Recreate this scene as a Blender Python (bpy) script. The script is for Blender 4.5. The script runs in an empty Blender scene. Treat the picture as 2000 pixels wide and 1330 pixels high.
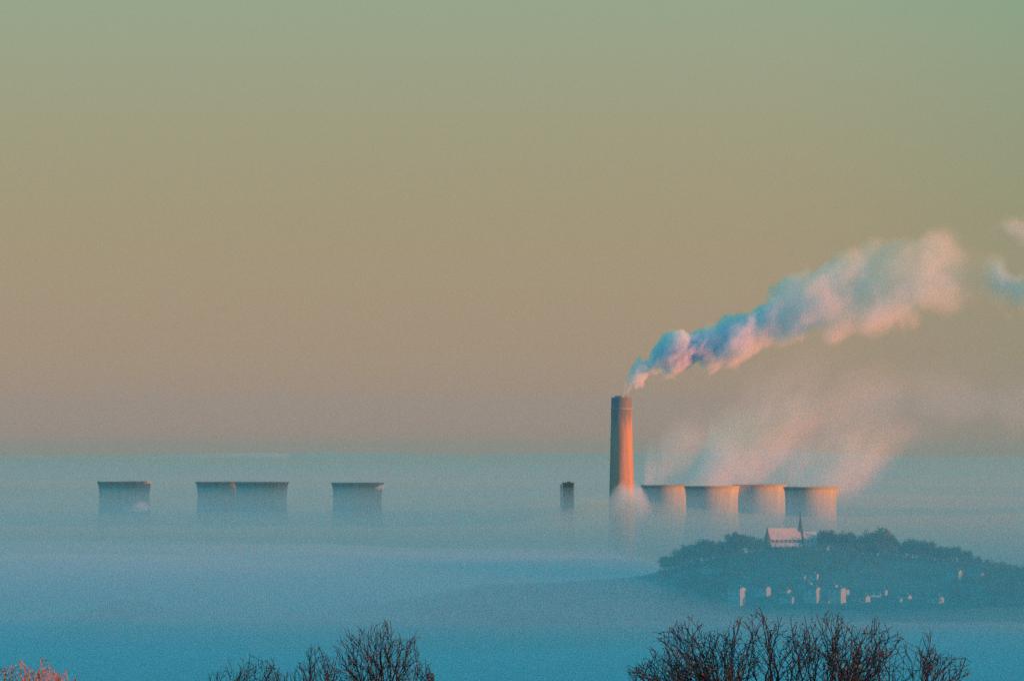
import bpy, bmesh, math, random
from mathutils import Vector, noise, Matrix
import numpy as np

random.seed(7)
S = bpy.context.scene
C = S.collection
PI = math.pi
K = 7.28e-5            # radians per pixel of a 2000 pixel wide picture
EYE = 145.0
HOR = 878.0            # picture row of the eye level

def at(px, py, Y):
    return Vector(((px - 1000) * K * Y, Y, EYE + (HOR - py) * K * Y))

def smooth(a, b, v):
    t = max(0.0, min(1.0, (v - a) / (b - a)))
    return t * t * (3 - 2 * t)

def interp(v, xs, ys):
    return float(np.interp(v, xs, ys))

# ------------------------------------------------------------------ camera
cam = bpy.data.cameras.new('camera')
cam.sensor_fit = 'HORIZONTAL'
cam.sensor_width = 36
cam.lens = 18 / (1000 * K)
cam.clip_start = 0.5
cam.clip_end = 120000
co = bpy.data.objects.new('camera', cam)
co.location = (0, 0, EYE)
co.rotation_euler = (PI / 2 + math.atan((HOR - 665) * K), 0, 0)
C.objects.link(co)
S.camera = co

# ------------------------------------------------------------------ render set-up
S.render.engine = 'CYCLES'
S.view_settings.view_transform = 'Standard'
S.view_settings.look = 'None'
S.view_settings.exposure = 0.7
S.view_settings.gamma = 1
cy = S.cycles
cy.use_denoising = False
cy.max_bounces = 8
cy.diffuse_bounces = 2
cy.volume_bounces = 2
cy.volume_step_rate = 1.0
cy.volume_max_steps = 256
cy.sample_clamp_indirect = 0.8

# ------------------------------------------------------------------ light
SUN_AZ = math.radians(71)      # right of and a little behind the camera
SUN_EL = math.radians(2.2)
sun_dir = Vector((math.sin(SUN_AZ) * math.cos(SUN_EL), -math.cos(SUN_AZ) * math.cos(SUN_EL), math.sin(SUN_EL)))
sl = bpy.data.lights.new('sun', 'SUN')
sl.energy = 5.0
sl.angle = math.radians(0.5)
sl.color = (1.0, 0.31, 0.05)
so = bpy.data.objects.new('sun', sl)
so.rotation_euler = sun_dir.to_track_quat('Z', 'Y').to_euler()
so.location = (3000, -1000, 600)
C.objects.link(so)

def lin(r, g, b):
    def f(c):
        c /= 255.0
        return c / 12.92 if c <= 0.04045 else ((c + 0.055) / 1.055) ** 2.4
    return (f(r), f(g), f(b), 1.0)

W = bpy.data.worlds.new('World')
S.world = W
W.use_nodes = True
nt = W.node_tree
nt.nodes.clear()
N = nt.nodes.new
def L(a, b): nt.links.new(a, b)
tc = N('ShaderNodeTexCoord')
sx = N('ShaderNodeSeparateXYZ'); L(tc.outputs['Generated'], sx.inputs[0])
mr = N('ShaderNodeMapRange'); mr.inputs['From Min'].default_value = -0.01; mr.inputs['From Max'].default_value = 0.08
L(sx.outputs['Z'], mr.inputs['Value'])
cr = N('ShaderNodeValToRGB'); L(mr.outputs[0], cr.inputs[0])
cr.color_ramp.interpolation = 'EASE'
cr.color_ramp.interpolation = 'LINEAR'
SKY = [  # picture row, sRGB
    (930, (150, 130, 115)), (880, (178, 128, 108)), (820, (177, 133, 109)), (700, (169, 139, 111)), (560, (163, 141, 115)),
    (430, (158, 142, 113)), (260, (153, 146, 118)), (80, (147, 152, 124)), (-60, (138, 157, 130))]
el = cr.color_ramp.elements
while len(el) < len(SKY): el.new(0.5)
for e, (py, c) in zip(el, SKY):
    e.position = ((HOR - py) * K + 0.01) / 0.09
    e.color = lin(*c)
# high sky: teal overhead and away from the sun, warm towards it
dt = N('ShaderNodeVectorMath'); dt.operation = 'DOT_PRODUCT'
L(tc.outputs['Generated'], dt.inputs[0]); dt.inputs[1].default_value = tuple(sun_dir)
mw = N('ShaderNodeMapRange'); mw.interpolation_type = 'SMOOTHSTEP'
mw.inputs['From Min'].default_value = 0.68; mw.inputs['From Max'].default_value = 1.0
L(dt.outputs['Value'], mw.inputs['Value'])
hi = N('ShaderNodeMix'); hi.data_type = 'RGBA'
L(mw.outputs[0], hi.inputs[0])
hi.inputs[6].default_value = (0.004, 0.48, 0.80, 1)
hi.inputs[7].default_value = (0.60, 0.24, 0.07, 1)
mh = N('ShaderNodeMapRange'); mh.interpolation_type = 'SMOOTHSTEP'
mh.inputs['From Min'].default_value = 0.066; mh.inputs['From Max'].default_value = 0.12
L(sx.outputs['Z'], mh.inputs['Value'])
mx = N('ShaderNodeMix'); mx.data_type = 'RGBA'
ma = N('ShaderNodeMapRange'); ma.interpolation_type = 'SMOOTHSTEP'      # the pale glow keeps to one side of the horizon
ma.inputs['From Min'].default_value = 0.92; ma.inputs['From Max'].default_value = 0.99
ma.inputs['To Min'].default_value = 1.0; ma.inputs['To Max'].default_value = 0.0
L(sx.outputs['Y'], ma.inputs['Value'])
mm = N('ShaderNodeMath'); mm.operation = 'MAXIMUM'; L(mh.outputs[0], mm.inputs[0]); L(ma.outputs[0], mm.inputs[1])
L(mm.outputs[0], mx.inputs[0]); L(cr.outputs[0], mx.inputs[6]); L(hi.outputs[2], mx.inputs[7])
bg = N('ShaderNodeBackground'); 
mg = N('ShaderNodeMapRange'); mg.interpolation_type = 'SMOOTHSTEP'       # the glow turns greener to the right
mg.inputs['From Min'].default_value = 0.03; mg.inputs['From Max'].default_value = 0.10
L(sx.outputs['X'], mg.inputs['Value'])
gt = N('ShaderNodeMix'); gt.data_type = 'RGBA'; gt.blend_type = 'MULTIPLY'
L(mg.outputs[0], gt.inputs[0]); L(mx.outputs[2], gt.inputs[6]); gt.inputs[7].default_value = (0.74, 0.95, 0.92, 1)
L(gt.outputs[2], bg.inputs[0]); bg.inputs[1].default_value = 0.605
sky = N('ShaderNodeTexSky'); sky.sky_type = 'NISHITA'; sky.sun_disc = False
sky.sun_elevation = SUN_EL; sky.sun_rotation = PI - SUN_AZ
sky.altitude = 140; sky.air_density = 1.0; sky.dust_density = 1.0; sky.ozone_density = 3.0
b2 = N('ShaderNodeBackground'); L(sky.outputs[0], b2.inputs[0]); b2.inputs[1].default_value = 0.05
ad = N('ShaderNodeAddShader'); L(bg.outputs[0], ad.inputs[0]); L(b2.outputs[0], ad.inputs[1])
ow = N('ShaderNodeOutputWorld'); L(ad.outputs[0], ow.inputs[0])

# ------------------------------------------------------------------ materials
def mat(name, col, rough=0.85, var=0.25, scale=0.2, detail=5, dark=None, coord='Object', bump=0.0, zs=1.0):
    m = bpy.data.materials.new(name); m.use_nodes = True
    t = m.node_tree; n = t.nodes; b = n['Principled BSDF']
    b.inputs['Roughness'].default_value = rough
    b.inputs['Specular IOR Level'].default_value = 0.2
    tcn = n.new('ShaderNodeTexCoord'); nz = n.new('ShaderNodeTexNoise')
    nz.inputs['Scale'].default_value = scale; nz.inputs['Detail'].default_value = detail
    if zs != 1.0:
        mz = n.new('ShaderNodeMapping'); mz.inputs['Scale'].default_value = (1, 1, zs)
        t.links.new(tcn.outputs[coord], mz.inputs[0]); t.links.new(mz.outputs[0], nz.inputs['Vector'])
    else: t.links.new(tcn.outputs[coord], nz.inputs['Vector'])
    mp = n.new('ShaderNodeMapRange'); mp.inputs['From Min'].default_value = 0.3; mp.inputs['From Max'].default_value = 0.7
    t.links.new(nz.outputs['Fac'], mp.inputs['Value'])
    mxn = n.new('ShaderNodeMix'); mxn.data_type = 'RGBA'
    t.links.new(mp.outputs[0], mxn.inputs[0])
    d = dark if dark else tuple(c * (1 - var) for c in col)
    mxn.inputs[6].default_value = (*d, 1); mxn.inputs[7].default_value = (*[min(1, c * (1 + var * 0.5)) for c in col], 1)
    t.links.new(mxn.outputs[2], b.inputs['Base Color'])
    if bump:
        bp = n.new('ShaderNodeBump'); bp.inputs['Strength'].default_value = bump
        t.links.new(nz.outputs['Fac'], bp.inputs['Height']); t.links.new(bp.outputs[0], b.inputs['Normal'])
    return m

M = {}
M['tower'] = mat('weathered tower concrete', (0.44, 0.39, 0.36), scale=0.22, var=0.2, zs=0.08)
M['rim'] = mat('dark rim concrete', (0.32, 0.30, 0.29), scale=0.08)  # even tone, somewhat darker than the tower shells
M['shade_tone'] = mat('dark tower cladding', (0.015, 0.035, 0.05), scale=0.1)  # dark tone stands in for shade on the square tower
M['duct'] = mat('pale duct metal', (0.40, 0.40, 0.42), scale=0.3, rough=0.5)
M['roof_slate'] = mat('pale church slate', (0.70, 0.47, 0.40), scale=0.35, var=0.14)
M['stone'] = mat('grey sandstone', (0.30, 0.25, 0.21), scale=0.4)
M['spire'] = mat('dark spire and shaded tower', (0.06, 0.075, 0.08), scale=0.4)
M['glass'] = mat('dark church window glass', (0.03, 0.035, 0.04), rough=0.3, scale=1)
M['render'] = mat('pale house render', (0.52, 0.45, 0.40), scale=0.3, var=0.12)
M['brick'] = mat('red house brick', (0.40, 0.27, 0.22), scale=0.5)
M['roof_tile'] = mat('dark house roof tile', (0.09, 0.085, 0.085), scale=0.6)
M['bark'] = mat('dark tree bark', (0.05, 0.042, 0.036), scale=1.5)
M['crown'] = mat('dull winter foliage', (0.038, 0.06, 0.045), scale=0.25, var=0.5)
M['crown_brown'] = mat('russet winter twigs', (0.13, 0.08, 0.065), scale=0.25, var=0.4)
M['twig'] = mat('dark hawthorn bark', (0.022, 0.030, 0.038), scale=14, var=0.5)
M['twig_red'] = mat('reddish young twig bark', (0.05, 0.032, 0.038), scale=14, var=0.4)
M['twig_orange'] = mat('orange sunlit twigs', (0.50, 0.16, 0.06), scale=14, var=0.4)  # orange of the low sun is put into this twig colour
M['leaf'] = mat('russet dead leaf', (0.20, 0.085, 0.04), scale=9, var=0.6)
M['bud'] = mat('dark red bud', (0.22, 0.06, 0.06), scale=20, var=0.5)

# chimney concrete with soot runs below the top
def chimney_mat():
    m = mat('chimney concrete', (0.44, 0.24, 0.18), scale=0.5, var=0.25, zs=0.03)
    t = m.node_tree; n = t.nodes; b = n['Principled BSDF']
    src = b.inputs['Base Color'].links[0].from_socket
    tcn = n.new('ShaderNodeTexCoord'); sp = n.new('ShaderNodeSeparateXYZ'); t.links.new(tcn.outputs['Object'], sp.inputs[0])
    mp = n.new('ShaderNodeMapping'); mp.inputs['Scale'].default_value = (0.55, 0.55, 0.012)
    t.links.new(tcn.outputs['Object'], mp.inputs[0])
    nz = n.new('ShaderNodeTexNoise'); nz.inputs['Scale'].default_value = 1.0; nz.inputs['Detail'].default_value = 3
    t.links.new(mp.outputs[0], nz.inputs['Vector'])
    h = n.new('ShaderNodeMapRange'); h.inputs['From Min'].default_value = 140; h.inputs['From Max'].default_value = 192
    h.inputs['To Min'].default_value = -0.55; h.inputs['To Max'].default_value = 0.55
    t.links.new(sp.outputs['Z'], h.inputs['Value'])
    a = n.new('ShaderNodeMath'); a.operation = 'ADD'; t.links.new(h.outputs[0], a.inputs[0]); t.links.new(nz.outputs['Fac'], a.inputs[1])
    c = n.new('ShaderNodeMapRange'); c.inputs['From Min'].default_value = 0.5; c.inputs['From Max'].default_value = 0.85
    t.links.new(a.outputs[0], c.inputs['Value'])
    mxn = n.new('ShaderNodeMix'); mxn.data_type = 'RGBA'
    mu = n.new('ShaderNodeMath'); mu.operation = 'MULTIPLY'; mu.inputs[1].default_value = 0.85
    t.links.new(c.outputs[0], mu.inputs[0]); t.links.new(mu.outputs[0], mxn.inputs[0])
    t.links.new(src, mxn.inputs[6]); mxn.inputs[7].default_value = (0.13, 0.14, 0.19, 1)
    t.links.new(mxn.outputs[2], b.inputs['Base Color'])
    return m
M['chimney'] = chimney_mat()

# ------------------------------------------------------------------ object helpers
def tag(o, label=None, cat=None, group=None, kind=None):
    if label: o['label'] = label
    if cat: o['category'] = cat
    if group: o['group'] = group
    if kind: o['kind'] = kind
    return o

def empty(name, loc, rz=0.0):
    o = bpy.data.objects.new(name, None); C.objects.link(o)
    o.location = loc; o.rotation_euler = (0, 0, rz)
    o.empty_display_size = 0.5
    return o

def link_mesh(name, me, m, parent=None):
    o = bpy.data.objects.new(name, me); C.objects.link(o)
    if m: me.materials.append(m)
    if parent: o.parent = parent
    return o

class MB:
    """collects faces of one mesh"""
    def __init__(s): s.v = []; s.f = []
    def add(s, vs, fs):
        b = len(s.v); s.v += [tuple(p) for p in vs]; s.f += [tuple(b + i for i in q) for q in fs]
    def box(s, x0, x1, y0, y1, z0, z1):
        s.add([(x0, y0, z0), (x1, y0, z0), (x1, y1, z0), (x0, y1, z0), (x0, y0, z1), (x1, y0, z1), (x1, y1, z1), (x0, y1, z1)],
              [(0, 3, 2, 1), (4, 5, 6, 7), (0, 1, 5, 4), (1, 2, 6, 5), (2, 3, 7, 6), (3, 0, 4, 7)])
    def lathe(s, prof, n=48, cx=0, cy=0, close=False):
        vs = []; fs = []
        for r, z in prof:
            for i in range(n):
                a = 2 * PI * i / n
                vs.append((cx + r * math.cos(a), cy + r * math.sin(a), z))
        m = len(prof)
        for j in range(m if close else m - 1):
            j2 = (j + 1) % m
            for i in range(n):
                i2 = (i + 1) % n
                fs.append((j * n + i, j * n + i2, j2 * n + i2, j2 * n + i))
        s.add(vs, fs)
    def gable(s, x0, x1, y0, y1, z0, z1, zr):       # pentagon prism with the ridge along x
        ym = (y0 + y1) / 2
        s.add([(x0, y0, z0), (x0, y1, z0), (x0, y1, z1), (x0, ym, zr), (x0, y0, z1),
               (x1, y0, z0), (x1, y1, z0), (x1, y1, z1), (x1, ym, zr), (x1, y0, z1)],
              [(0, 4, 3, 2, 1), (5, 6, 7, 8, 9), (0, 5, 9, 4), (1, 2, 7, 6), (0, 1, 6, 5), (4, 9, 8, 3), (3, 8, 7, 2)])
    def roof(s, x0, x1, y0, y1, z1, zr, ov=0.4, th=0.3):   # two pitched slabs
        ym = (y0 + y1) / 2
        sl_ = (zr - z1) / (ym - y0)
        zo = z1 - sl_ * ov
        a, b = x0 - ov, x1 + ov
        lo = 0.06
        s.add([(a, y0 - ov, zo + lo), (b, y0 - ov, zo + lo), (b, ym, zr + lo), (a, ym, zr + lo), (b, y1 + ov, zo + lo), (a, y1 + ov, zo + lo),
               (a, y0 - ov, zo + lo + th), (b, y0 - ov, zo + lo + th), (b, ym, zr + lo + th), (a, ym, zr + lo + th), (b, y1 + ov, zo + lo + th), (a, y1 + ov, zo + lo + th)],
              [(0, 3, 2, 1), (3, 5, 4, 2), (6, 7, 8, 9), (9, 8, 10, 11), (0, 1, 7, 6), (5, 11, 10, 4), (0, 6, 9, 3), (3, 9, 11, 5), (1, 2, 8, 7), (2, 4, 10, 8)])
    def tube(s, p, q, r0, r1, n=4, cap=False):
        p = Vector(p); q = Vector(q); d = (q - p)
        if d.length < 1e-6: return
        d.normalize()
        u = d.cross(Vector((0.31, 0.87, 0.38))); u.normalize(); w = d.cross(u)
        vs = []
        for c, r in ((p, r0), (q, r1)):
            for i in range(n):
                a = 2 * PI * i / n
                vs.append(c + (u * math.cos(a) + w * math.sin(a)) * r)
        fs = [(i, (i + 1) % n, n + (i + 1) % n, n + i) for i in range(n)]
        if cap: fs += [tuple(range(n))[::-1], tuple(range(n, 2 * n))]
        s.add(vs, fs)
    def build(s, name, m, parent=None, smoothf=False):
        me = bpy.data.meshes.new(name); me.from_pydata(s.v, [], s.f); me.update()
        if smoothf:
            for p in me.polygons: p.use_smooth = True
        return link_mesh(name, me, m, parent)

def copy_tree(o, parent=None):
    c = o.copy(); C.objects.link(c)
    if parent: c.parent = parent
    for ch in list(o.children): copy_tree(ch, c)
    return c

# ------------------------------------------------------------------ terrain
HX = [-2000, 0, 150, 220, 300, 420, 620, 800, 950, 1100, 1250, 1320, 1420, 1500, 1600, 1700, 1800, 1900, 1960, 2050, 2300, 3000, 6000]
HZ = [8, 10, 20, 31, 20, 16, 20, 32, 43, 45, 48, 56, 66, 69.5, 70, 67, 64, 59, 55, 53, 48, 38, 25]
def ground(x, y):
    scarp = 15 + 128.3 * math.exp(-(max(0.0, y) / 700.0) ** 1.5)
    if y < 500: base = scarp
    else: base = max(scarp * (1 - smooth(2500, 7000, y)), 0) + 4 * smooth(2500, 7000, y)
    px = 1000 + x / (K * 5250)
    top = interp(px, HX, HZ) + 2.2 * noise.noise(Vector((x * 0.012, y * 0.004, 3)))
    if y < 5250: f = smooth(4350, 5230, y) ** 0.85
    else: f = 1 - smooth(5300, 6300, y)
    h = base + (top - base) * f if top > base else base
    rg = smooth(600, 1000, x) * (1 - smooth(3250, 3850, y)) * smooth(-200, 600, y) * (1 - smooth(2600, 4500, x))  # unseen ridge right of the view, added to shade the near valley
    if rg > 0: h = max(h, h + (168 - h) * rg)
    e = y + x * math.cos(SUN_AZ) / math.sin(SUN_AZ) - 8210
    ou = math.exp(-(e / 175) ** 4) * smooth(900, 1150, x) * (1 - smooth(1700, 2300, x))  # unseen hill off to the right, added to shade the left cooling towers
    if ou > 0.001: h = h + (225 - h) * ou
    if y > 400: h += 1.5 * noise.noise(Vector((x * 0.004, y * 0.004, 0)))
    return h

def grid_mesh(name, xs, ys, zf):
    v = [(x, y, zf(x, y)) for y in ys for x in xs]
    n = len(xs)
    f = [(j * n + i, j * n + i + 1, (j + 1) * n + i + 1, (j + 1) * n + i) for j in range(len(ys) - 1) for i in range(n - 1)]
    return v, f
xs = sorted(set([-18500, -15000, -12000, -9500, -7500, -6000, -4500, -3500, -2600, -2000, -1600, -1300] + list(range(-1100, 1101, 20)) + list(range(1150, 2301, 50)) + [2600, 3500, 4500, 6000, 7500, 9500, 12000, 15000, 18500]))
ys = sorted(set([-1900, -1000, -400, -100, -30] + list(range(0, 200, 10)) + list(range(200, 2600, 100)) + list(range(2600, 4200, 100)) + list(range(4200, 6400, 20)) + [6600] + list(range(6800, 8700, 60)) + [9000, 10000, 12000, 15000, 20000, 26000, 32000, 38000, 45500]))
v, f = grid_mesh('ground', xs, ys, ground)
gm = MB(); gm.add(v, f)
# dark winter grass, with some paler fields
def ground_mat():
    m = mat('winter grass', (0.05, 0.075, 0.055), scale=0.03, var=0.45, coord='Object')
    t = m.node_tree; n = t.nodes; b = n['Principled BSDF']
    src = b.inputs['Base Color'].links[0].from_socket
    tcn = n.new('ShaderNodeTexCoord')
    mp = n.new('ShaderNodeMapping'); mp.inputs['Scale'].default_value = (0.011, 0.006, 0.0); mp.inputs['Location'].default_value = (3.1, 1.7, 0)
    vo = n.new('ShaderNodeTexVoronoi'); vo.inputs['Scale'].default_value = 1.0
    t.links.new(tcn.outputs['Object'], mp.inputs[0]); t.links.new(mp.outputs[0], vo.inputs['Vector'])
    sp = n.new('ShaderNodeSeparateColor'); t.links.new(vo.outputs['Color'], sp.inputs[0])
    gt = n.new('ShaderNodeMapRange'); gt.inputs['From Min'].default_value = 0.72; gt.inputs['From Max'].default_value = 0.78
    t.links.new(sp.outputs[0], gt.inputs['Value'])
    mxn = n.new('ShaderNodeMix'); mxn.data_type = 'RGBA'
    t.links.new(gt.outputs[0], mxn.inputs[0]); t.links.new(src, mxn.inputs[6]); mxn.inputs[7].default_value = (0.085, 0.09, 0.065, 1)
    t.links.new(mxn.outputs[2], b.inputs['Base Color'])
    return m
M['ground'] = ground_mat()
tag(gm.build('ground', M['ground'], smoothf=True), kind='structure')

# ------------------------------------------------------------------ air
def vol_mat(name, col, dens, g):
    m = bpy.data.materials.new(name); m.use_nodes = True
    t = m.node_tree; t.nodes.clear()
    pv = t.nodes.new('ShaderNodeVolumePrincipled')
    pv.inputs['Color'].default_value = (*col, 1); pv.inputs['Density'].default_value = dens
    pv.inputs['Anisotropy'].default_value = g
    o = t.nodes.new('ShaderNodeOutputMaterial'); t.links.new(pv.outputs[0], o.inputs['Volume'])
    return m
HAZE_D = 0.09 / 8000
MIST_D = 3.0e-4
FOG_D = 1.5e-3
hz = MB(); hz.box(-19000, 19000, -2000, 46500, -6, 450)
tag(hz.build('haze', vol_mat('haze air', (0.85, 0.88, 0.80), HAZE_D, 0.8)), 'thin teal haze filling the whole valley', 'haze', kind='stuff')

def fog_near(x, y):
    return 40 + 4 * smooth(50, 300, -x) + 22 * smooth(-195, -105, -x) * smooth(4300, 5000, y) + 8.0 * noise.noise(Vector((x * 0.0026, y * 0.0019, 1))) + 3.0 * noise.noise(Vector((x * 0.009, y * 0.005, 4)))
def fog_far(x, y):
    far = 71 + 8 * smooth(-50, 120, x) + 11 * smooth(8800, 14000, y) * (1 - .7 * smooth(-50, 120, x)) + 8 * noise.noise(Vector((x * 0.0016, y * 0.0009, 5))) + 3 * noise.noise(Vector((x * 0.005, y * 0.002, 7)))
    far += smooth(14000, 30000, y) * (16 * noise.noise(Vector((x * 0.0004, y * 0.00012, 9))))
    far += 25 * math.exp(-((x - 117) / 75) ** 2 - ((y - 7000) / 330) ** 2)
    return 20 + (far - 20) * smooth(5350, 6500, y)
def air_layer(name, fx, fy, zf, z0, m, label):
    v, f = grid_mesh(name, fx, fy, zf)
    nx, ny = len(fx), len(fy); tn = len(v)
    v += [(x, y, z0) for y in fy for x in fx]
    f += [tuple(tn + i for i in q[::-1]) for q in f]
    for i in range(nx - 1):
        f.append((i, tn + i, tn + i + 1, i + 1)); j = (ny - 1) * nx + i; f.append((j + 1, tn + j + 1, tn + j, j))
    for j in range(ny - 1):
        a = j * nx; b = a + nx; f.append((b, tn + b, tn + a, a))
        a += nx - 1; b += nx - 1; f.append((a, tn + a, tn + b, b))
    mb = MB(); mb.add(v, f); o = mb.build(name, m, smoothf=True)
    bm_ = bmesh.new(); bm_.from_mesh(o.data); bmesh.ops.recalc_face_normals(bm_, faces=bm_.faces); bm_.to_mesh(o.data); bm_.free()
    return tag(o, label, name, kind='stuff')
air_layer('fog', [-18000, -13000, -9000, -6500, -4500, -3000, -2200] + list(range(-1600, 1601, 80)) + [2200, 3000, 4500, 6500, 9000, 13000, 18000], list(range(1000, 6300, 80)), fog_near, -5,
          vol_mat('valley fog', (1.0, 0.90, 0.86), FOG_D, 0.15), 'pale teal fog pooled in the near valley below the hill')
air_layer('fog_sea', [-18100, -13000, -9000, -6500] + list(range(-5000, 5001, 100)) + [6500, 9000, 13000, 18100], list(range(5400, 9000, 80)) + list(range(9000, 14000, 250)) + list(range(14000, 45001, 1000)), fog_far, -5.2,
          vol_mat('far fog', (1.0, 0.74, 0.44), 0.9e-3, 0.12), 'sea of paler fog reaching to the horizon round the towers')  # warmer light on the far fog is put into its colour
def mist_top(x, y):
    return 104 + 5 * noise.noise(Vector((x * 0.0009, y * 0.0004, 15))) + smooth(16000, 34000, y) * (2 + 60 * noise.noise(Vector((x * 0.00045, y * 0.0001, 19))) + 22 * noise.noise(Vector((x * 0.0018, y * 0.0002, 23))))
mist_x = [-18200] + list(range(-16000, -4000, 1000)) + list(range(-4000, 4001, 160)) + list(range(5000, 16001, 1000)) + [18200]
air_layer('mist', mist_x, list(range(600, 5601, 250)), mist_top, -5.5,
          vol_mat('mist', (0.80, 0.93, 0.90), MIST_D, 0.80), 'thin blue mist hanging above the near valley fog')
air_layer('far_mist', mist_x, [5606] + list(range(6000, 20000, 400)) + list(range(20000, 45200, 1000)), mist_top, -5.6,
          vol_mat('far mist', (0.90, 0.90, 0.80), MIST_D, 0.62), 'paler mist hanging above the fog beyond the hill')
air_layer('ground_haze', [-18300, -9000, 0, 9000, 18300], [-1000, 10000, 20000, 30000, 45500], lambda x, y: 185.0, -5.7,
          vol_mat('ground haze', (1.0, 0.80, 0.50), 1.7e-5, 0.7), 'soft haze layer blurring the horizon')
air_layer('low_haze', [-18400, -9000, 0, 9000, 18400], [9000, 20000, 30000, 45600], lambda x, y: 128.0, -5.8,
          vol_mat('low haze', (1.0, 0.78, 0.48), 2.0e-5, 0.5), 'low far haze under the horizon')

# ------------------------------------------------------------------ cooling towers
TH = 106.0
def tower_prof(rt):
    zt = 88.0; rth = rt * 0.945; base = rt * 1.55
    pr = []
    for i in range(33):
        z = 6 + (TH - 6) * i / 32
        if z < zt: r = math.sqrt(rth ** 2 + (base ** 2 - rth ** 2) * ((zt - z) / (zt - 0)) ** 2)
        else: r = math.sqrt(rth ** 2 + (rt ** 2 - rth ** 2) * ((z - zt) / (TH - zt)) ** 2)
        pr.append((r, z))
    return pr
def make_tower(name, px0, px1, py, label, group):
    # distance from the height of the rim in the picture
    Y = (EYE - TH) / ((py - HOR) * K)
    if name == 'B': Y = 8480.0
    cx = (px0 + px1) / 2
    rt = (px1 - px0) / 2 * K * Y
    p = at(cx, py, Y)
    t = empty('cooling_tower', (p.x, Y, p.z - TH))
    tag(t, label, 'cooling tower', group)
    pr = tower_prof(rt)
    m = MB(); m.lathe(pr, 72)
    inner = [(r - 0.9, z) for r, z in pr[::-1]]
    m.lathe(inner, 72)
    m.build('shell', M['tower'], t, True)
    m = MB(); m.lathe([(rt - 0.95, TH - 0.2), (rt - 0.95, TH + 0.7), (rt + 0.7, TH + 0.7), (rt + 0.7, TH - 1.5), (rt + 0.02, TH - 1.5)], 72)
    m.build('rim', M['rim'], t)
    m = MB()
    for i in range(36):
        a0 = 2 * PI * i / 36; a1 = a0 + PI / 36
        rb = pr[0][0]
        for s_ in (-1, 1):
            a2 = a0 + s_ * PI / 36
            m.tube((math.cos(a2) * (rb + 2.2), math.sin(a2) * (rb + 2.2), 0), (math.cos(a0) * rb, math.sin(a0) * rb, 6.4), 0.5, 0.5, 5)
    m.build('leg_ring', M['tower'], t)
    return t, p, rt
GL = 'steamless cooling towers on the left'
GR = 'steaming cooling towers by the chimney'
TW = {}
for key, a in {
    'A': (191, 295, 941, 'leftmost cooling tower, standing alone with a pink puff at its foot', GL),
    'B': (383, 484, 941.5, 'cooling tower partly hidden behind the tower that overlaps it on its right', GL),
    'C': (459, 563, 942, 'cooling tower overlapping in front of the one beside it, no steam', GL),
    'D': (648, 748, 943.5, 'lone steamless cooling tower halfway between the paired towers and the small dark block', GL),
    'E': (1253, 1354, 948, 'cooling tower right next to the tall chimney, half hidden behind its neighbour', GR),
    'F': (1337, 1444, 950, 'second cooling tower from the tall chimney, whole width in view', GR),
    'G': (1431, 1536, 947, 'third cooling tower from the chimney, squeezed behind its two neighbours', GR),
    'H': (1531, 1636, 952, 'cooling tower standing behind the church spire, end of the steaming row', GR)}.items():
    TW[key] = make_tower(key, *a)

# ------------------------------------------------------------------ chimney
CY = 7150.0
def make_chimney():
    p = at(1214, 776, CY)
    H = p.z
    t = empty('chimney', (p.x, CY, 0))
    tag(t, 'tall concrete chimney lit orange on its right side with soot stained top', 'chimney')
    s = K * CY
    rt = 20.2 * s; rb = rt * 1.42
    def R(z): return rt + (rb - rt) * (1 - z / H) ** 1.15
    m = MB(); m.lathe([(R(z), z) for z in np.linspace(0, H - 11, 30)], 64); m.build('shaft', M['chimney'], t, True)
    m = MB(); m.lathe([(R(H - 11), H - 11), (rt * 1.0, H - 10.6), (rt * 1.0, H - 0.8), (rt * 0.97, H), (rt * 0.86, H), (rt * 0.86, H - 8)], 64)
    m.build('windshield_top', M['chimney'], t, True)
    m = MB(); m.lathe([(R(H - 11.5) + 0.02, H - 12.2), (rt + 0.9, H - 12.2), (rt + 0.9, H - 11.0), (rt + 0.02, H - 11.0)], 64)
    m.build('gallery', M['rim'], t)
    for i in range(3):
        a = 2 * PI * i / 3 + 0.5
        m = MB(); m.lathe([(3.1, H - 8), (3.1, H + 1.6), (2.7, H + 1.6), (2.7, H - 8)], 20, math.cos(a) * rt * 0.42, math.sin(a) * rt * 0.42)
        m.build('flue', M['rim'], t, True)
    m = MB(); m.lathe([(rt * 0.86, H - 8), (0.01, H - 8)], 64); m.build('cap_slab', M['rim'], t)
    return t, H
chim, CH = make_chimney()

# dark block between the two groups of towers
def make_block():
    Y = 8000.0; s = K * Y
    p = at(1110, 944, Y)
    t = empty('boiler_house_tower', (p.x, Y, 0), math.radians(-12))
    tag(t, 'small dark square tower poking out of the fog left of the chimney', 'tower')
    w = 11.5 * s * 0.86; H = p.z
    m = MB(); m.box(-w, w, -w * .8, w * .8, 0, H); m.build('body', M['shade_tone'], t)
    m = MB()
    m.box(-w - .4, w + .4, -w * .8 - .4, -w * .8 + 0.0, H - .5, H + 1.2); m.box(-w - .4, w + .4, w * .8, w * .8 + .4, H - .5, H + 1.2)
    m.box(-w - .4, -w, -w * .8 + .01, w * .8 - .01, H - .5, H + 1.2); m.box(w, w + .4, -w * .8 + .01, w * .8 - .01, H - .5, H + 1.2)
    m.build('parapet', M['shade_tone'], t)
    m = MB(); m.box(-w * .2, w * .35, -2, 2, H + .01, H + 2.2); m.build('roof_plant', M['shade_tone'], t)
    m = MB(); m.lathe([(1.2, 0), (1.2, H - 1), (0.9, H - 0.6), (0.01, H - .6)], 12, -w - 2.2, -w * .4)
    m.build('duct', M['duct'], t, True)
make_block()

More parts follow.
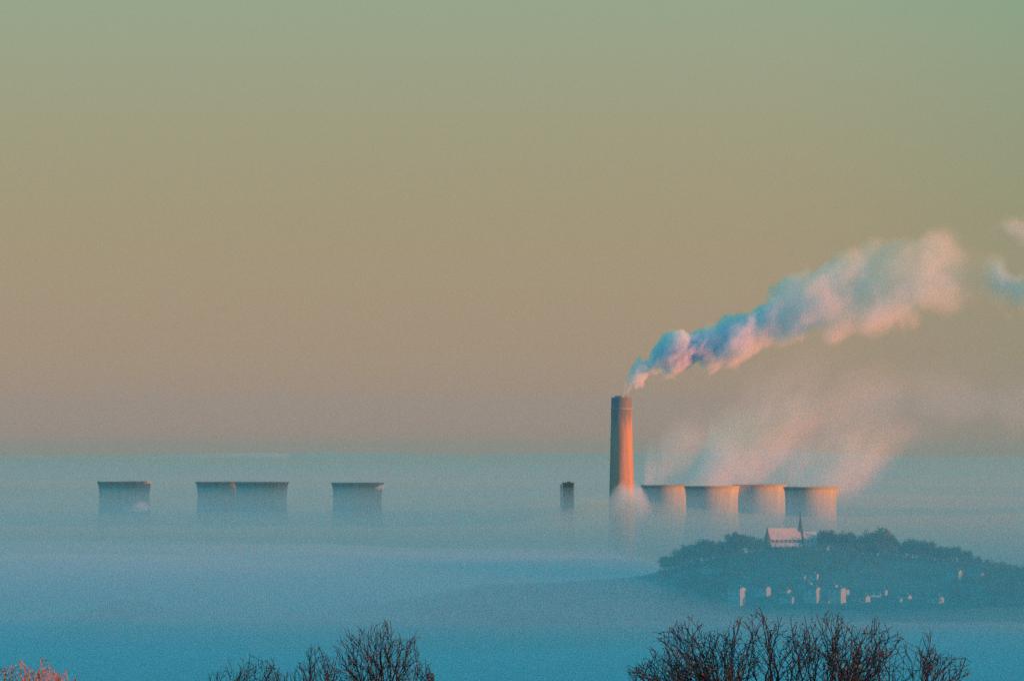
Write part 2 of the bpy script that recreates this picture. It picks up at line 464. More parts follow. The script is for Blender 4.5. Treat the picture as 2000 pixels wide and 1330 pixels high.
# ------------------------------------------------------------------ steam
def steam(name, pts, Y, label, cat, D=0.05, group=None, gain=3.0, billow=0.55, nscale=2.2, erode=0.0, dens=None, col=(1.0, 0.93, 0.86), g=0.0, ysq=1.0, step=0.12, gains=None):
    """pts: (px, py, radius_px) along the axis; the steam is a real 3-D tube of billowing density."""
    s = K * Y
    P = [at(a, b, Y) for a, b, _ in pts]; R = [r * s for _, _, r in pts]
    x0 = P[0].x; z0 = P[0].z
    X = np.array([p.x - x0 for p in P]); Z = np.array([p.z - z0 for p in P]); R = np.array(R)
    Lx = X[-1]; zlo, zhi = Z.min() - 1, Z.max() + 1; Rm = R.max() * 1.02
    xx = np.linspace(0, Lx, 300)
    # smooth curves through the points (monotone cubic is not needed: the points are dense)
    def curve(vals):
        a = np.interp(xx, X, vals)
        k = np.hanning(25); k /= k.sum()
        ap = np.concatenate([np.full(12, a[0]), a, np.full(12, a[-1])])
        return np.convolve(ap, k, 'valid')
    zc = curve(Z); rc = curve(R)
    rc = np.maximum(rc, 0.4)
    slope = np.gradient(zc, xx)
    u = np.concatenate([[0], np.cumsum(np.diff(xx) * np.sqrt(1 + slope[1:] ** 2) / rc[1:])])
    dd = np.interp(xx, X, dens) if dens is not None else np.ones_like(xx)
    gg = np.interp(xx, X, gains) / max(gains) if gains is not None else None
    GM = max(gains) if gains is not None else gain
    m = bpy.data.materials.new(name + ' steam'); m.use_nodes = True
    t = m.node_tree; t.nodes.clear(); n = t.nodes.new; lk = t.links.new
    def math_(op, a, b=None, c=None):
        k = n('ShaderNodeMath'); k.operation = op
        for i, w in enumerate((a, b, c)):
            if w is None: continue
            if isinstance(w, (int, float)): k.inputs[i].default_value = w
            else: lk(w, k.inputs[i])
        return k.outputs[0]
    tcn = n('ShaderNodeTexCoord'); sp = n('ShaderNodeSeparateXYZ'); lk(tcn.outputs['Object'], sp.inputs[0])
    xn = math_('DIVIDE', sp.outputs[0], Lx)
    def fc(vals):                       # curve node sampled at 14 points
        k = n('ShaderNodeFloatCurve'); cm = k.mapping; cv = cm.curves[0]
        ts = np.linspace(0, 1, 16)
        ys_ = np.interp(ts * Lx, xx, vals)
        cv.points[0].location = (0, float(ys_[0])); cv.points[1].location = (1, float(ys_[-1]))
        for a, b in list(zip(ts, ys_))[1:-1]: cv.points.new(float(a), float(b))
        cm.update(); lk(xn, k.inputs['Value'])
        return k.outputs[0]
    zf = math_('MULTIPLY_ADD', fc((zc - zlo) / (zhi - zlo)), float(zhi - zlo), float(zlo))
    rf = math_('MULTIPLY', fc(rc / Rm), float(Rm))
    uf = math_('MULTIPLY', fc(u / u[-1]), float(u[-1]))
    cosf = fc(1 / np.sqrt(1 + slope ** 2))
    vz = math_('DIVIDE', math_('MULTIPLY', math_('SUBTRACT', sp.outputs[2], zf), cosf), rf)
    vy = math_('DIVIDE', sp.outputs[1], math_('MULTIPLY', rf, ysq))
    r = math_('SQRT', math_('ADD', math_('MULTIPLY', vz, vz), math_('MULTIPLY', vy, vy)))
    cb = n('ShaderNodeCombineXYZ'); lk(uf, cb.inputs[0]); lk(vy, cb.inputs[1]); lk(vz, cb.inputs[2])
    off = n('ShaderNodeVectorMath'); off.operation = 'ADD'; lk(cb.outputs[0], off.inputs[0]); off.inputs[1].default_value = (x0 * 0.013 % 7, 3.1, z0 * 0.01 % 5)
    vo = n('ShaderNodeTexVoronoi'); vo.feature = 'F1'; vo.inputs['Scale'].default_value = nscale
    vo.inputs['Detail'].default_value = 2.0; vo.inputs['Roughness'].default_value = 0.5; vo.normalize = True
    lk(off.outputs[0], vo.inputs['Vector'])
    nz = n('ShaderNodeTexNoise'); nz.inputs['Scale'].default_value = nscale * 0.55; nz.inputs['Detail'].default_value = 4
    lk(off.outputs[0], nz.inputs['Vector'])
    d = math_('SUBTRACT', 1.0, r)
    d = math_('SUBTRACT', d, math_('MULTIPLY', vo.outputs['Distance'], billow))
    if erode: d = math_('SUBTRACT', d, math_('MULTIPLY', math_('MAXIMUM', math_('SUBTRACT', nz.outputs['Fac'], 0.42), 0.0), erode))
    gv = math_('MULTIPLY', fc(gg), GM) if gg is not None else gain
    d = math_('MULTIPLY', d, gv)
    d = math_('MINIMUM', math_('MAXIMUM', d, 0.0), 1.0)
    # soft ends
    e0 = math_('MULTIPLY', d, fc(dd / dd.max()))
    e0 = math_('MULTIPLY', e0, D * float(dd.max()))
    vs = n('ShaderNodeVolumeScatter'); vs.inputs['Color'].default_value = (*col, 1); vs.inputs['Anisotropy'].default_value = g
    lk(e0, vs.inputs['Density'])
    o = n('ShaderNodeOutputMaterial'); lk(vs.outputs[0], o.inputs['Volume'])
    m.cycles.volume_step_rate = step
    # hull
    mb = MB(); nseg = 40; nr = 20; vs_ = []
    for i in range(nseg + 1):
        x = Lx * i / nseg; z = np.interp(x, xx, zc); rr = np.interp(x, xx, rc); sl_ = np.interp(x, xx, slope)
        for j in range(nr):
            a = 2 * PI * j / nr
            vs_.append((x, math.cos(a) * rr * ysq, z + math.sin(a) * rr * math.sqrt(1 + sl_ ** 2)))
    fs_ = [(i * nr + j, i * nr + (j + 1) % nr, (i + 1) * nr + (j + 1) % nr, (i + 1) * nr + j) for i in range(nseg) for j in range(nr)]
    fs_ += [tuple(range(nr))[::-1], tuple(nseg * nr + j for j in range(nr))]
    mb.add(vs_, fs_)
    ob = mb.build(name, m)
    bm_ = bmesh.new(); bm_.from_mesh(ob.data); bmesh.ops.recalc_face_normals(bm_, faces=bm_.faces); bm_.to_mesh(ob.data); bm_.free()
    ob.location = (x0, Y, z0)
    tag(ob, label, cat, group)
    return ob

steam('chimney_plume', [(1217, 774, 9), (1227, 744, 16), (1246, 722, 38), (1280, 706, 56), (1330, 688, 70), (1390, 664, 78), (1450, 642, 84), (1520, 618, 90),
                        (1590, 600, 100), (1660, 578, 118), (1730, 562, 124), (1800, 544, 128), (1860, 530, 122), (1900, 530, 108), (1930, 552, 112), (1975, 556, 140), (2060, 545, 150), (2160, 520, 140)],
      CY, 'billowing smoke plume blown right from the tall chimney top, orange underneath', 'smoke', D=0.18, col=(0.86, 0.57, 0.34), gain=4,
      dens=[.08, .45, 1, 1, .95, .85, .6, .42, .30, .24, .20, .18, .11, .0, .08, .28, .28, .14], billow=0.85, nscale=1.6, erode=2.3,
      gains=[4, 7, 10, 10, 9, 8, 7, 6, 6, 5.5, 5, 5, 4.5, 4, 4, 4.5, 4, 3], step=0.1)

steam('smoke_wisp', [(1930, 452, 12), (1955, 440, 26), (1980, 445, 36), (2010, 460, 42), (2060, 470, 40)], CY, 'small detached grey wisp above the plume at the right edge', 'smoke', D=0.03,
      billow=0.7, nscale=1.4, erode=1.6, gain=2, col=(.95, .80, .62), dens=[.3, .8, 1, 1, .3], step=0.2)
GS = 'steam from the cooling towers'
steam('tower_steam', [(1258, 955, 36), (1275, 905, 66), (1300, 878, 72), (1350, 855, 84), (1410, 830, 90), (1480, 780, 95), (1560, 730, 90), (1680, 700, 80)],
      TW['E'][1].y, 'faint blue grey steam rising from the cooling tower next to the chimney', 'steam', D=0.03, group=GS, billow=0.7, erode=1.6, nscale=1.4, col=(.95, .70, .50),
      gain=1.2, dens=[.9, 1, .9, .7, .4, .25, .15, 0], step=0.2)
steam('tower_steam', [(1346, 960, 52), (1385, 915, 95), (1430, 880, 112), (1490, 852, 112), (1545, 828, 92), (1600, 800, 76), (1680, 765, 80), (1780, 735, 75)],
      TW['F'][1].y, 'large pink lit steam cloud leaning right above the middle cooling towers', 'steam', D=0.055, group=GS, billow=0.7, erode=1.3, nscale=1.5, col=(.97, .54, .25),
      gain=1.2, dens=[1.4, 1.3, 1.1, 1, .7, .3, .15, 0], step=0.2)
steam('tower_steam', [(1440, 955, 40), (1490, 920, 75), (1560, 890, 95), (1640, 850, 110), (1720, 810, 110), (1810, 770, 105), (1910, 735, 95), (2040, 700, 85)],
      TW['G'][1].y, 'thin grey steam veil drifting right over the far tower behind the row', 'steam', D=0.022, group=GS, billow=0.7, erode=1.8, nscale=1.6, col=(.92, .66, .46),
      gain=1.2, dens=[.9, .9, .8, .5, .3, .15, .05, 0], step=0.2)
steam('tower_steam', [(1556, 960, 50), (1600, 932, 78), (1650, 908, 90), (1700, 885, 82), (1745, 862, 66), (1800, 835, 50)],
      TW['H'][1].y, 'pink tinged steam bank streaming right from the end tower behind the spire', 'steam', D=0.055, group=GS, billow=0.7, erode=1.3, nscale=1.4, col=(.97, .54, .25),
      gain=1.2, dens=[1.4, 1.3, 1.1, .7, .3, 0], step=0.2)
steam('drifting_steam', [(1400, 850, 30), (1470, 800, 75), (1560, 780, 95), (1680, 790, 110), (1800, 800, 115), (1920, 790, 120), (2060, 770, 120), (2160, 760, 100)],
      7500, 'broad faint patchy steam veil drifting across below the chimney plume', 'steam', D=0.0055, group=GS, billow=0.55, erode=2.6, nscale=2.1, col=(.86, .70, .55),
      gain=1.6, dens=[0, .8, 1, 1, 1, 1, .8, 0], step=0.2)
GP = 'small puffs of steam round the towers'
steam('steam_puff', [(1180, 998, 10), (1200, 982, 38), (1220, 972, 52), (1238, 975, 54), (1258, 984, 40), (1276, 996, 12)], 7060, 'steam puff hugging the foot of the tall chimney', 'steam', D=0.13,
      group=GP, billow=0.6, nscale=1.3, gain=1.2, erode=1.6, col=(1, .76, .58), dens=[.2, .7, 1, 1, .7, .2], step=0.15)
steam('steam_puff', [(240, 996, 6), (258, 993, 11), (275, 989, 16), (286, 990, 13), (294, 993, 5)], 7400, 'pink puff drifting across the foot of the leftmost cooling tower', 'steam', D=0.09,
      group=GP, billow=0.5, nscale=1.3, gain=2, dens=[.3, .6, 1, 1, .5], step=0.2)
steam('steam_puff', [(734, 953, 3), (740, 952, 7), (746, 950, 7), (751, 950, 3)], 7300, 'tiny pink puff at the upper right edge of a lone steamless tower', 'steam', D=0.12,
      group=GP, billow=0.5, nscale=1.3, gain=2, step=0.2)
steam('cloud_bank', [(-60, 893, 3), (40, 892, 5), (150, 894, 4), (260, 894, 4), (380, 891, 6), (480, 889, 8), (540, 889, 8), (570, 891, 4)], 24000, 'thin pink lit cloud streak along the left horizon', 'cloud', D=0.004,
      billow=0.5, nscale=0.4, gain=2, ysq=3.0, dens=[.5, .6, .5, .6, 1, 1.2, 1.4, .8], step=0.3)

# ------------------------------------------------------------------ church on the hill
def make_church():
    Y = 5200.0; s = K * Y
    rz = math.radians(17)
    p = at(1531, 1070, Y)
    t = empty('church', (p.x, Y, p.z - 3), rz)
    tag(t, 'small church with pink lit roof and slender dark spire on the wooded hilltop', 'church')
    def Zp(py): return at(0, py, Y).z - (p.z - 3)
    c = math.cos(rz)
    def Xp(px): return (px - 1531) * s / c
    x0, x1 = Xp(1500), Xp(1561)
    zr, ze, za, zb, zw = Zp(1032), Zp(1052), Zp(1060), Zp(1067), 0
    w = 4.6
    m = MB(); m.gable(x0, x1, -w, w, 0, ze, zr); m.build('nave_wall', M['stone'], t)
    m = MB(); m.roof(x0, x1, -w, w, ze, zr, 0.35, 0.3); m.build('nave_roof', M['roof_slate'], t)
    m = MB(); m.box(x0 + .3, x1 - .3, -w - 3.4, -w - .01, 0, zb); m.build('aisle_wall', M['stone'], t)
    a, b = x0, x1
    m = MB(); m.add([(a, -w - 3.8, zb - .1), (b, -w - 3.8, zb - .1), (b, -w - .02, za), (a, -w - .02, za),
                     (a, -w - 3.8, zb + .15), (b, -w - 3.8, zb + .15), (b, -w - .02, za + .25), (a, -w - .02, za + .25)],
                    [(0, 3, 2, 1), (4, 5, 6, 7), (0, 1, 5, 4), (1, 2, 6, 5), (2, 3, 7, 6), (3, 0, 4, 7)])
    m.build('aisle_roof', M['roof_slate'], t)
    for i in range(7):
        xc = x0 + 1.8 + i * (x1 - x0 - 3.6) / 6
        m = MB(); m.box(xc - .75, xc + .75, -w - .10, -w - .003, za + .6, ze - .35); m.build('clerestory_window', M['glass'], t)
    # turret with a pointed cap at the west end
    xt = Xp(1495)
    m = MB(); m.lathe([(2.2, 0), (2.2, Zp(1053)), (2.5, Zp(1052)), (2.5, Zp(1051)), (1.1, Zp(1040)), (0.03, Zp(1027))], 8, xt, -w + 1)
    m.build('turret', M['spire'], t)
    # tower and spire at the east end
    xs_ = Xp(1563.5)
    m = MB(); q = 1.75
    m.box(xs_ - q, xs_ + q, -q, q, 0, Zp(1033)); m.build('tower', M['spire'], t)  # tower's shade is put into the dark colour it shares with the spire
    m = MB(); m.lathe([(1.62, Zp(1033) + .01), (1.5, Zp(1029)), (0.7, Zp(1014)), (0.06, Zp(1001))], 8, xs_, 0); m.build('spire', M['spire'], t)
    m = MB(); m.lathe([(0.10, Zp(1001) - .3), (0.08, Zp(998)), (0.01, Zp(998))], 6, xs_, 0); m.build('finial', M['spire'], t)
    # chancel
    x2, x3 = Xp(1567.9), Xp(1594)
    m = MB(); m.gable(x2, x3, -3.6, 3.6, 0, Zp(1050), Zp(1039)); m.build('chancel_wall', M['render'], t)
    m = MB(); m.roof(x2, x3, -3.6, 3.6, Zp(1050), Zp(1039), .3, .25); m.build('chancel_roof', M['roof_slate'], t)
    for xc in (x2 + 3, x2 + 6):
        m = MB(); m.box(xc - .5, xc + .5, -3.68, -3.603, Zp(1062), Zp(1054)); m.build('chancel_window', M['glass'], t)
make_church()

# ------------------------------------------------------------------ houses on the hillside
def make_house(px, pt, pb, w, label, Y=4850, mat_='render', long=9.0, depth=None, rz=-24, hip=1.0, group='houses on the misty hillside'):
    """the gable that faces the sun is w pixels wide in the picture"""
    s = K * Y
    a = math.radians(rz)
    wd = w * s / math.sin(-a) if depth is None else depth
    wd = min(wd, 11.0)
    # stand it where its base row meets the slope
    for yy in range(4500, 5200, 10):
        q = at(px, pb, yy)
        if ground(q.x, yy) >= q.z: Y = float(yy); break
    s = K * Y; wd = min(w * s / math.sin(-a), 11.0)
    p = at(px, pt, Y)
    z0 = ground(p.x, Y) - 0.6
    H = p.z - z0
    t = empty('house', (p.x, Y, z0), a)
    tag(t, label, 'house', group)
    zr = H; rise = min(wd * 0.16, 1.3) * hip; ze = H - rise
    # local: ridge along x, the sunlit gable is the +x end
    m = MB(); m.gable(-long, 0, -wd / 2, wd / 2, 0, ze, zr); m.build('wall', M[mat_], t)
    m = MB(); m.roof(-long, -0.42, -wd / 2, wd / 2, ze, zr, .3, .18); rf = m.build('roof', M['roof_tile'], t)
    m = MB(); m.box(-long * .25 - .6, -long * .25 + .6, -.45, .45, zr - .6, zr + 1.5); m.build('chimney_stack', M['brick'], rf)
    for k in range(2):
        zc = ze - 1.6 - 2.8 * k
        if zc < 1.5: continue
        for xx_ in (-long * .25, -long * .72):
            m = MB(); m.box(xx_ - .55, xx_ + .55, -wd / 2 - .05, -wd / 2 - .003, zc - .7, zc + .7); m.build('window', M['glass'], t)
    return t
for a in [
    (1451, 1146, 1184, 12, 'tall narrow pale gable, leftmost of the tall houses on the slope', 4800),
    (1501, 1145, 1163, 9, 'pale gable standing between the two left tall gables and higher up', 4900),
    (1542, 1150, 1159, 10, 'low house with a broad bright gable beside a terrace roof', 4880),
    (1549, 1165, 1178, 5, 'faint small house sinking in the fog below the terrace', 4790),
    (1584, 1137, 1150, 6, 'small lit house upslope, just left of the tall middle gable', 4940),
    (1597, 1120, 1131, 4, 'narrow pale house front highest on the slope below the church', 5020),
    (1572, 1124, 1131, 3, 'tiny pale house speck beneath the church chancel', 5010),
    (1599, 1146, 1178, 10, 'tall narrow pale gable in the middle of the village', 4830),
    (1634, 1141, 1150, 5, 'small lit gable tucked above the tall pair on the slope', 4930),
    (1647, 1147, 1180, 11, 'tall pale gable with a lower lit gable against its right', 4810),
    (1656, 1150, 1161, 6, 'short pale gable attached right of a tall gable', 4835),
    (1622, 1170, 1180, 9, 'dim low house in the fog between two tall gables', 4780),
    (1695, 1162, 1177, 10, 'bright house gable with a long pale roof line to its right', 4800),
    (1731, 1151, 1162, 5, 'house with a row of lit chimneys above the long roof', 4880),
    (1760, 1168, 1178, 6, 'dull hazy house gable low in the fog right of the long roof', 4790),
    (1777, 1161, 1170, 8, 'small bright gable alone on the lower slope', 4840),
    (1839, 1164, 1180, 10, 'pale gable farthest right in the village row', 4800),
    (1876, 1113, 1130, 9, 'isolated pale house high on the right flank of the hill', 5000),
    (1918, 1117, 1126, 6, 'very faint house at the right foot of the wooded hill', 5050),
    (1386, 1109, 1120, 3, 'faint pale house left of the village under the trees', 5020),
    (1318, 1172, 1178, 5, 'dim yellowish house low in the fog far left of the village', 4800),
    ]:
    make_house(a[0], a[1], a[2], a[3], a[4], a[5])
def terrace(px0, px1, pt, pb, Y, label):
    s = K * Y; p = at((px0 + px1) / 2, pt, Y); W_ = (px1 - px0) * s
    z0 = min(ground(p.x, Y), at(0, pb, Y).z) - .5; H = p.z - z0
    t = empty('terrace', (p.x, Y, z0), math.radians(8)); tag(t, label, 'terrace')
    m = MB(); m.gable(-W_ / 2, W_ / 2, -3.5, 3.5, 0, H - 2, H); m.build('wall', M['brick'], t)
    m = MB(); m.roof(-W_ / 2, W_ / 2, -3.5, 3.5, H - 2, H, .3, .2); rf = m.build('roof', M['roof_slate'], t)
    for i in range(max(2, int(W_ / 5))):
        x = -W_ / 2 + 2 + i * 5
        m = MB(); m.box(x - .5, x + .5, -.5, .5, H - .4, H + 1.5); m.build('chimney_stack', M['render'], rf)
    for i in range(max(2, int(W_ / 3))):
        x = -W_ / 2 + 1.5 + i * 3
        m = MB(); m.box(x - .5, x + .5, -3.56, -3.503, H - 4.2, H - 2.8); m.build('window', M['glass'], t)
terrace(1700, 1718, 1163, 1170, 4815, 'long pale terrace roof running right from a bright gable')
terrace(1714, 1731, 1151, 1160, 4890, 'short terrace with lit chimneys up the slope')
terrace(1552, 1572, 1159, 1166, 4850, 'dim terrace roof sloping down between the fog and the bright gable')

# ------------------------------------------------------------------ trees on the hill
def tree_meshes(seed, h, w, n, conifer=False):
    rnd = random.Random(seed)
    tr = MB()
    p = Vector((0, 0, 0)); r = h * 0.035
    top = Vector((rnd.uniform(-.3, .3), rnd.uniform(-.3, .3), h * 0.55))
    tr.tube(p, top, r, r * .55, 6)
    tips = []
    for i in range(9):
        a = rnd.uniform(0, 2 * PI); e = rnd.uniform(.3, 1.2)
        st = p.lerp(top, rnd.uniform(.45, 1))
        d = Vector((math.cos(a) * math.cos(e), math.sin(a) * math.cos(e), math.sin(e))) * h * rnd.uniform(.25, .42)
        mid = st + d * .5 + Vector((rnd.uniform(-.4, .4), rnd.uniform(-.4, .4), rnd.uniform(0, .5)))
        en = st + d
        tr.tube(st, mid, r * .4, r * .25, 4); tr.tube(mid, en, r * .25, r * .08, 4)
        tips.append(en)
    cr_ = MB()
    # several lobes, each filled with leaf-sized faces
    lobes = []
    for i in range(11):
        a = rnd.uniform(0, 2 * PI); rr = w * .5 * math.sqrt(rnd.random()) * .75; z = h * rnd.uniform(.38, .84)
        k = math.sqrt(max(.15, 1 - ((z / h - .55) / .5) ** 2))
        lobes.append((Vector((math.cos(a) * rr * k, math.sin(a) * rr * k, z)), w * rnd.uniform(.16, .27)))
    lobes += [(t_, w * .15) for t_ in tips]
    for i in range(n):
        c, lr = rnd.choice(lobes)
        d = Vector((rnd.gauss(0, 1), rnd.gauss(0, 1), rnd.gauss(0, .8))); d.normalize()
        q = c + d * lr * (rnd.random() ** .45)
        u = Vector((rnd.gauss(0, 1), rnd.gauss(0, 1), rnd.gauss(0, 1))); u.normalize()
        v_ = u.cross(d if abs(u.dot(d)) < .95 else Vector((0, 0, 1))); v_.normalize()
        sz = rnd.uniform(.16, .42)
        cr_.add([q - u * sz, q + v_ * sz * .7, q + u * sz, q - v_ * sz * .7], [(0, 1, 2, 3)])
    a = bpy.data.meshes.new('trunk'); a.from_pydata(tr.v, [], tr.f)
    b = bpy.data.meshes.new('crown'); b.from_pydata(cr_.v, [], cr_.f)
    return a, b
protos = []
for i, (h, w, n, cm) in enumerate([(11, 10, 1900, 'crown'), (9, 10, 1700, 'crown'), (13, 12, 2300, 'crown'), (8, 8, 1300, 'crown_brown'), (10, 11, 1700, 'crown'), (7, 7.5, 1100, 'crown_brown')]):
    a, b = tree_meshes(20 + i, h, w, n)
    a.materials.append(M['bark']); b.materials.append(M[cm])
    protos.append((a, b, h))
def tree(px, Y, h, label, group, kind=None, py=None):
    x = (px - 1000) * K * Y
    k = random.randrange(5) if kind is None else kind
    a, b, ph = protos[k]
    z = ground(x, Y) - .3
    if py is not None: h = max(3.5, at(px, py, Y).z - z)
    o = empty('tree', (x, Y, z), random.uniform(0, 6.28))
    sc = h / ph * 1.08
    o.scale = (sc * random.uniform(.95, 1.2), sc * random.uniform(.95, 1.2), sc)
    tag(o, label, 'tree', group)
    for nm, me in (('trunk', a), ('crown', b)):
        c = bpy.data.objects.new(nm, me); C.objects.link(c); c.parent = o
# skyline profile of the wood: picture row of the tree tops
SKX = [1300, 1330, 1345, 1375, 1400, 1425, 1432, 1447, 1465, 1472, 1490, 1592, 1608, 1622, 1635, 1655, 1672, 1690, 1710, 1730, 1745, 1780, 1810, 1835, 1850, 1866, 1890, 1910, 1922]
SKY_ = [1087, 1073, 1062, 1054, 1055, 1056, 1042, 1038, 1048, 1058, 1052, 1046, 1034, 1036, 1044, 1041, 1046, 1044, 1034, 1042, 1058, 1053, 1056, 1068, 1070, 1066, 1076, 1086, 1104]
GLf = 'trees left of the church'; GRt = 'trees right of the church'
for px, py in zip(SKX, SKY_):
    left = px < 1495
    tree(px, (5232 if 1590 < px < 1705 else 5215) + random.uniform(-12, 25), 10, 'dark rounded tree on the hilltop skyline left of the church' if left else 'dark rounded tree on the hilltop skyline right of the church', GLf if left else GRt, py=py)
px = 1306
while px < 1925:
    py = interp(px, SKX, SKY_) + random.uniform(3, 9)
    left = px < 1495
    if 1490 < px < 1600: py = random.uniform(1068, 1073)
    lab = ('dark tree in the second row of the wood left of the church' if left else
           'low dark tree directly in front of the church wall' if px < 1600 else 'dark tree in the second row of the wood right of the church')
    grp = GLf if left else 'low trees before the church' if px < 1600 else GRt
    tree(px, (5214 if 1590 < px < 1705 else 5188) + random.uniform(-10, 5) if not 1490 < px < 1600 else 5178 + random.uniform(-5, 3), 8, lab, grp, py=py)
    px += random.uniform(9, 15)
for i in range(11):
    tree(1650 + i * 9 + random.uniform(-3, 3), 5172 + random.uniform(-8, 4), 6, 'small russet tree low in the wood right of the church', 'russet trees', kind=random.choice((3, 5)), py=1062 + random.uniform(0, 6))
# woodland mass over the slopes: nobody could count it
def woodland():
    rnd = random.Random(5); m = MB()
    for i in range(1300):
        px = rnd.uniform(760, 2040); Y = rnd.uniform(4760, 5240)
        if 1430 < px < 1860 and Y < 4960 and rnd.random() < .75: continue
        if px < 1290: continue
        if 1485 < px < 1600 and Y > 5165: continue
        x = (px - 1000) * K * Y
        if noise.noise(Vector((x * .012, Y * .012, 2))) < -.12 and Y < 5150: continue
        z = ground(x, Y); h = rnd.uniform(3, 6.5); w = h * rnd.uniform(.45, .7)
        for k in range(70):
            d = Vector((rnd.gauss(0, .45), rnd.gauss(0, .45), rnd.gauss(0, .33)))
            q = Vector((x + d.x * w, Y + d.y * w, z + h * (.55 + d.z)))
            u = Vector((rnd.gauss(0, 1), rnd.gauss(0, 1), rnd.gauss(0, 1))); u.normalize()
            v_ = u.orthogonal(); v_.normalize(); sz = rnd.uniform(.3, .65)
            m.add([q - u * sz, q + v_ * sz, q + u * sz, q - v_ * sz], [(0, 1, 2, 3)])
    tag(m.build('woodland', M['crown']), 'dim woodland covering the slopes of the misty ridge', 'woodland', kind='stuff')
woodland()

# ------------------------------------------------------------------ bare shrubs in front of the camera
class Shrub:
    def __init__(s, seed): s.r = random.Random(seed); s.wood = MB(); s.twig = MB(); s.leaf = MB(); s.bud = MB(); s.env = None
    def rv(s, k): return Vector((s.r.gauss(0, k), s.r.gauss(0, k), s.r.gauss(0, k)))
    def grow(s, p, d, ln, r, lv, zcut, up=.12, leafy=.3, spur=1.0):
        rnd = s.r
        nseg = max(3, int(ln / .055)) if lv else max(5, int(ln / .12))
        st = ln / nseg; q = p.copy(); dd = d.normalized()
        for i in range(nseg):
            t = i / nseg
            nd = (dd + s.rv(.08 if lv else .06) + Vector((0, 0, up * (.35 if lv else .15)))).normalized()
            e = q + nd * st
            if lv and s.env and e.z > s.env(e.x): break
            r0 = r * (1 - .7 * t); r1 = r * (1 - .7 * (t + 1 / nseg))
            if e.z > zcut - .25 or lv == 0:
                (s.wood if lv < 2 else s.twig).tube(q, e, max(r0, .0027), max(r1, .0021), 5 if lv == 0 else 4 if lv == 1 else 3)
            if e.z > zcut - .3:
                if lv == 0 and t > .45 or lv == 1 and t > .2 or lv == 2 and t > .15:
                    pr = {0: .8, 1: .62, 2: .5 * spur}[lv]
                    if rnd.random() < pr:
                        a = s.rv(1.0); a -= nd * a.dot(nd); a.normalize()
                        sd = (nd * rnd.uniform(.55, 1.0) + a * rnd.uniform(.5, .95)).normalized()
                        if lv < 2:
                            l2 = {0: rnd.uniform(.22, .55), 1: rnd.uniform(.09, .26)}[lv] * (1.15 - .5 * t)
                            s.grow(e, sd, l2, max(r1 * rnd.uniform(.45, .62), .0028 if lv == 0 else .0022), lv + 1, zcut, up, leafy, spur)
                        else:
                            l3 = rnd.uniform(.015, .06)
                            s.twig.tube(e, e + sd * l3, .0026, .0018, 3)
                            if rnd.random() < .45: s.budat(e + sd * l3, sd, rnd.uniform(.0035, .006))
                if lv >= 1 and rnd.random() < leafy * .35: s.leafat(e)
            q, dd = e, nd
        if q.z > zcut - .1 and lv: s.budat(q, dd, .004)
    def budat(s, p, d, r):
        d = d.normalized(); u = d.orthogonal().normalized(); w = d.cross(u)
        s.bud.add([p - d * r, p + u * r * .7, p + w * r * .7, p - u * r * .7, p - w * r * .7, p + d * r * 1.8],
                  [(0, 2, 1), (0, 3, 2), (0, 4, 3), (0, 1, 4), (5, 1, 2), (5, 2, 3), (5, 3, 4), (5, 4, 1)])
    def leafat(s, p):
        rnd = s.r
        u = s.rv(1).normalized(); w = u.cross(s.rv(1)).normalized(); L_ = rnd.uniform(.012, .028); h = u.cross(w)
        s.leaf.add([p, p + u * L_ * .5 + w * L_ * .32 + h * L_ * .1, p + u * L_, p + u * L_ * .5 - w * L_ * .32 + h * L_ * .1, p + u * L_ * .5],
                   [(0, 1, 4), (1, 2, 4), (2, 3, 4), (3, 0, 4)])

